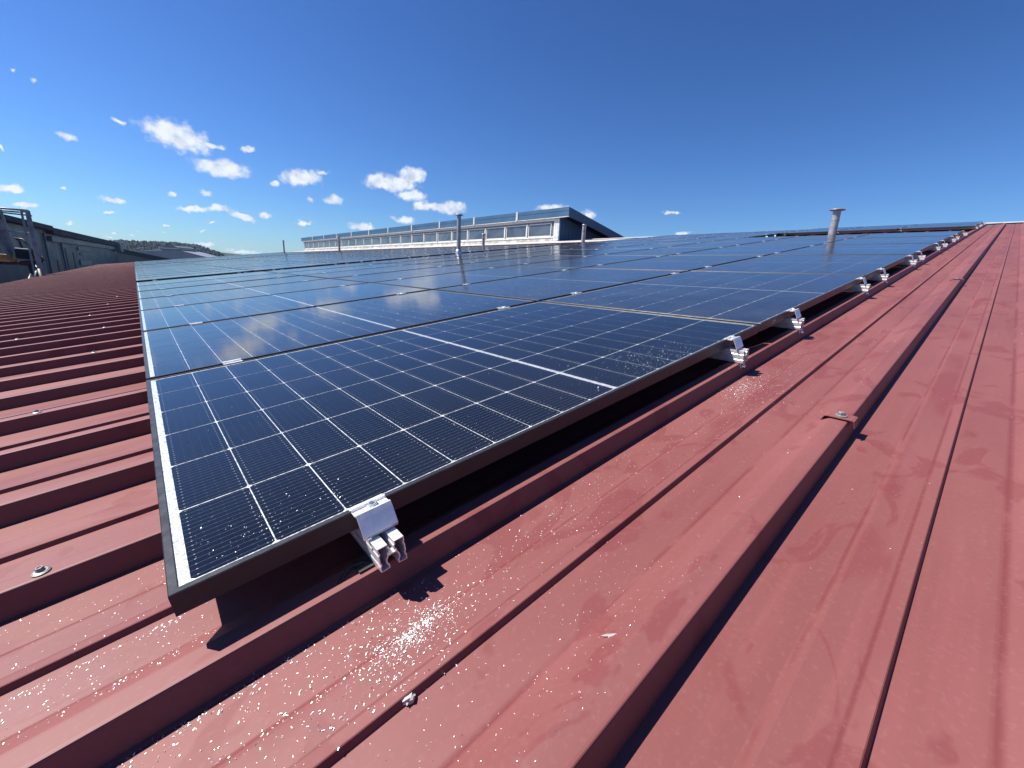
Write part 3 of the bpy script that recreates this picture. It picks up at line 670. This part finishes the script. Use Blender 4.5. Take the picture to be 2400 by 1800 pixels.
tub('cylinder', M['lift_dark'], [(-2.60, 22.55, -.2), (-2.50, 22.3, -1.6)], .08, 14)
MB().bar(L_(cg(.30, .02, -.1)), L_(cg(.75, -.05, -.1)), .16, .16).obj('valve_block', M['lift_maroon'], lp, bevel=.02)
for s_, z_ in ((.02, .42), (-.06, .24), (.14, .26)): MB().lathe(L_(cg(s_, z_, -.12)), [(0, -.03), (.035, -.02), (.035, .02), (0, .03)], 10).obj('fitting', M['chrome'], lp, True)
MB().bar((.6, -.4, .9), (1.0, -.6, 6.3), .24, .24).obj('boom', M['lift_grey'], lp)
MB().box(-.9, 2.0, -1.4, .8, .45, 1.0).obj('chassis', M['lift_yellow'], lp, bevel=.05)
for x in (-.6, 1.6):
    for y in (-1.35, .62): MB().lathe((x, y, .4), [(0, 0), (.38, 0), (.4, .04), (.4, .2), (.38, .24), (0, .24)], 20, 'Y').obj('wheel', M['dark'], lp, True)

# ------------------------------------------------------------------ ground, hill and forest
tag(MB().add([(-2500, -2500, -7), (2500, -2500, -7), (2500, 2500, -7), (-2500, 2500, -7)], [(0, 1, 2, 3)]).obj('ground', M['ground']), kind='structure')
HP = [(-260, 1030, 22), (-150, 960, 20), (-90, 915, 16), (-49.8, 885.7, 11), (-30.7, 870.1, 15), (-2.8, 845.4, 16.5), (36.5, 810.2, 17.0), (52.5, 795.3, 15.5), (65.6, 781.7, 11), (83, 763, 3), (94, 752, -.5), (114, 732, -5), (150, 700, -7.5)]
b = MB(); m = 3
dirh = Vector((.70, .72, 0))
for (x, y, z) in HP:
    for t_, k in ((-90, 0.0), (-50, .45), (-20, .85), (0, 1), (60, 1.02), (200, .9), (420, .0)):
        b.v.append((x + dirh.x * t_, y + dirh.y * t_, -7.6 + (z + 7.6) * k))
for i in range(len(HP) - 1):
    for k in range(6): a = i * 7 + k; b.f.append((a, a + 1, a + 8, a + 7))
tag(b.obj('hill', M['hillm'], None, True), kind='structure')
b = MB(); hr = random.Random(3)
for i in range(4200):
    s = hr.random() * (len(HP) - 1.001); k = int(s); fr = s - k
    x, y, z = (HP[k][j] * (1 - fr) + HP[k + 1][j] * fr for j in range(3)); t_ = hr.uniform(-85, 40)
    kk = 1.0 if t_ > 0 else (1 + t_ / 20 * .15 if t_ > -20 else (.85 + (t_ + 20) / 30 * .4 if t_ > -50 else .45 + (t_ + 50) / 40 * .45))
    zz = -7.6 + (z + 7.6) * kk
    if z < -3: continue
    h = hr.uniform(5.5, 9.5) * (1 if z > 5 else .6); r = h * hr.uniform(.20, .34); px, py = x + dirh.x * t_, y + dirh.y * t_
    conif = hr.random() < .45; n = 6; a0 = hr.random() * 6
    prof = [(r * 1.0, .12), (r * .62, .5), (r * .05, 1.0)] if conif else [(r * .7, .15), (r * 1.15, .5), (r * .8, .85), (r * .15, 1.0)]
    base = len(b.v)
    for (rr, hh) in prof:
        for q in range(n):
            a = a0 + q * 2 * math.pi / n; w = rr * hr.uniform(.75, 1.25); b.v.append((px + w * math.cos(a), py + w * math.sin(a), zz + h * hh * hr.uniform(.94, 1.04)))
    for L in range(len(prof) - 1):
        for q in range(n): a = base + L * n + q; c_ = base + L * n + (q + 1) % n; b.f.append((a, c_, c_ + n, a + n))
    b.f.append(tuple(base + (len(prof) - 1) * n + q for q in range(n)))
me = bpy.data.meshes.new('forest'); me.from_pydata(b.v, [], b.f); me.materials.append(M['forest']); o = bpy.data.objects.new('forest', me); C.objects.link(o)
tag(o, 'dark wooded crest of a distant hill behind the halls', 'forest', kind='stuff')

# ------------------------------------------------------------------ aluminium swarf, flakes and odds and ends
sr = random.Random(11)
def flake(b, x, y, z, s, n_up=None):
    s *= .58
    a = sr.uniform(0, math.tau) if sr.random() < .55 else sr.gauss(.55, .5)
    l = s * sr.uniform(.7, 2.2); w = s * sr.uniform(.35, .7); ca, sa = math.cos(a), math.sin(a)
    tilt = sr.gauss(0, .35); h = abs(sr.gauss(0, .35)) * s; zz = z + .0003
    t = sr.random()
    if t < .75:
        p = [(-l / 2, -w / 2, 0), (l / 2, -w / 2 * sr.uniform(.3, 1), h), (l / 2 * sr.uniform(.6, 1), w / 2, h + tilt * w * .3), (-l / 2, w / 2, abs(tilt) * w)]
        b.add([(x + u * ca - v * sa, y + u * sa + v * ca, zz + q) for u, v, q in p], [(0, 1, 2, 3)])
    else:                                                     # little curl
        k = 4; base = len(b.v); R = l * .7
        for i in range(k + 1):
            th = -1.1 + 2.2 * i / k
            for v in (-w * .3, w * .3):
                u_ = R * math.sin(th) * .8; v_ = R * (math.cos(th) - .5) + v
                b.v.append((x + u_ * ca - v_ * sa, y + u_ * sa + v_ * ca, zz + (h + s * .25) * (i / k) + (v > 0) * s * .25))
        for i in range(k): b.f.append((base + 2 * i, base + 2 * i + 2, base + 2 * i + 3, base + 2 * i + 1))
bs, bd = MB(), MB()
def put(x, y, s, dark=.06):
    flake(bd if sr.random() < dark else bs, x, y, roof_z(y), s)
def cluster(n, cx, cy, sx, sy, s, dark=.06, rot=0.0):
    for _ in range(n):
        u_, v_ = sr.gauss(0, sx), sr.gauss(0, sy); put(cx + u_ * math.cos(rot) - v_ * math.sin(rot), cy + u_ * math.sin(rot) + v_ * math.cos(rot), s * math.exp(sr.gauss(0, .35)), dark)
cluster(520, .205, -.146, .026, .013, .0016, .04)             # the bright pile under the first rail
cluster(260, .235, -.141, .022, .010, .0016, .04)
cluster(420, .22, -.145, .075, .030, .0018)
for _ in range(900):                                          # strip between the first rib and the fold, left of the pile
    x = sr.uniform(-.30, .24); put(x, sr.uniform(-.205, -.058), .0019 * math.exp(sr.gauss(0, .35)))
for _ in range(420):                                          # swept against the foot of the rib
    x = sr.uniform(-.32, .12); put(x, -.0585 - abs(sr.gauss(0, .010)), .0021)
for _ in range(330): put(sr.uniform(-.36, .03), sr.uniform(.005, .112), .0017)
for _ in range(200): put(sr.uniform(-.36, -.01), .113 - abs(sr.gauss(0, .006)), .0017)
for _ in range(230): put(sr.uniform(-.36, -.02), sr.uniform(.13, .275), .0015)
for _ in range(330): put(sr.uniform(-.1, .55), sr.uniform(-.37, -.22), .0015)
cluster(520, 1.337, -.098, .055, .022, .0019, .03)            # second pile under the second rail
cluster(520, 1.36, -.14, .16, .045, .0019, .03)
cluster(260, .50, -.13, .20, .04, .0017, .05)
for _ in range(420): put(sr.uniform(.25, 1.9), sr.uniform(-.20, -.06), .0017)
for _ in range(330): put(sr.uniform(.3, 3.2), sr.uniform(-.38, -.06), .0018)
for _ in range(330): put(sr.uniform(.2, 4.5), sr.uniform(-1.3, -.06), .0015)
for _ in range(120): put(sr.uniform(1.5, 7), sr.uniform(-1.0, -.06), .0026)
for _ in range(40): put(sr.uniform(.0, 1.5), -.0585 - abs(sr.gauss(0, .004)), .0022, .5)
for _ in range(120): put(sr.uniform(-.3, .6), -.0575 - abs(sr.gauss(0, .004)), .0020, .95)

o = bs.obj('metal_swarf', M['swarf']); o.matrix_world = ROOF; tag(o, 'scattered bright aluminium chips and curls on the red roof sheets near the array corner', 'swarf', kind='stuff')
o = bd.obj('dark_swarf', M['swarf_d']); o.matrix_world = ROOF; tag(o, 'few dark chips scattered among the bright swarf on the red roof', 'swarf', kind='stuff')
bp_ = MB()
def pchip(n, cx, cy, sx, sy, s):
    for _ in range(n):
        x, y = sr.gauss(cx, sx), sr.gauss(cy, sy)
        if .015 < x < 1.70 and .012 < y < 1.12: flake(bp_, x, y, -.0019, s * math.exp(sr.gauss(0, .35)))
pchip(330, 1.14, .075, .10, .05, .0019); pchip(150, 1.05, .12, .22, .09, .0017); pchip(150, .09, .06, .07, .05, .0013); pchip(260, .5, .45, .5, .4, .0011); pchip(70, .3, .08, .2, .05, .0012)
for _ in range(420):                                          # deposit on the pale margin strip
    flake(bp_, sr.uniform(.0115, .0205), sr.uniform(.015, 1.1), -.0020, .0011)
for _ in range(260): flake(bp_, sr.uniform(1.705, 1.712), sr.uniform(.02, 1.1), -.0018, .0014)
o = bp_.obj('metal_chips', M['swarf']); o.matrix_world = ROOF; tag(o, 'fine bright metal chips lying on the glass of the nearest panel', 'swarf', kind='stuff')

b = MB(); pts = [(-.012, 0, 0), (-.005, .0012, .002), (.004, .0022, .003), (.011, .0016, .002), (.014, 0, .001)]
for i, (x, w, h) in enumerate(pts): b.v += [(x, -w, .0005), (x * 1.02, 0, .0006 + h), (x, w, .0005)]
for i in range(4):
    for k in range(2): a = 3 * i + k; b.f.append((a, a + 1, a + 4, a + 3))
o = b.obj('feather', M['sticker']); o.matrix_world = ROOF @ Matrix.Translation((.375, -.328, roof_z(-.328))) @ Matrix.Rotation(-.75, 4, 'Z'); tag(o, 'tiny white downy feather lying on the rib beside the wide dark groove', 'feather')
bm = bmesh.new(); bmesh.ops.create_icosphere(bm, subdivisions=2, radius=.0065)
for v in bm.verts: v.co = Vector((v.co.x * 1.1, v.co.y * .8, v.co.z * .7)) * (1 + .25 * math.sin(v.co.x * 900 + v.co.y * 1300))
me = bpy.data.meshes.new('pebble'); bm.to_mesh(me); bm.free(); me.materials.append(M['flash'])
o = bpy.data.objects.new('pebble', me); C.objects.link(o); o.matrix_world = ROOF @ Matrix.Translation((.170, -.2135, ZP + .004)); tag(o, 'pale crumb of mortar in the narrow fold at bottom centre', 'pebble')
b = MB(); b.tube([(.0, 0, .001), (.02, .012, .006), (.038, .010, .004), (.045, .004, .001)], .0022, 6)
o = b.obj('cable_tie', M['dark']); o.matrix_world = ROOF @ Matrix.Translation((.165, -.035, ZT)); tag(o, 'short black plastic tie end beside the nearest rail on the rib', 'cable tie')

# ------------------------------------------------------------------ thin summer haze in the air
def build_haze():
    m = bpy.data.materials.new('haze'); m.use_nodes = True; nt = m.node_tree; nt.nodes.clear()
    out = nt.nodes.new('ShaderNodeOutputMaterial'); v = nt.nodes.new('ShaderNodeVolumePrincipled')
    v.inputs['Color'].default_value = (.50, .72, 1, 1); v.inputs['Density'].default_value = .00010; v.inputs['Anisotropy'].default_value = .2
    nt.links.new(v.outputs[0], out.inputs['Volume'])
    tag(MB().box(-2600, 2600, -2600, 2600, -9, 60).obj('haze', m), kind='stuff')
build_haze()
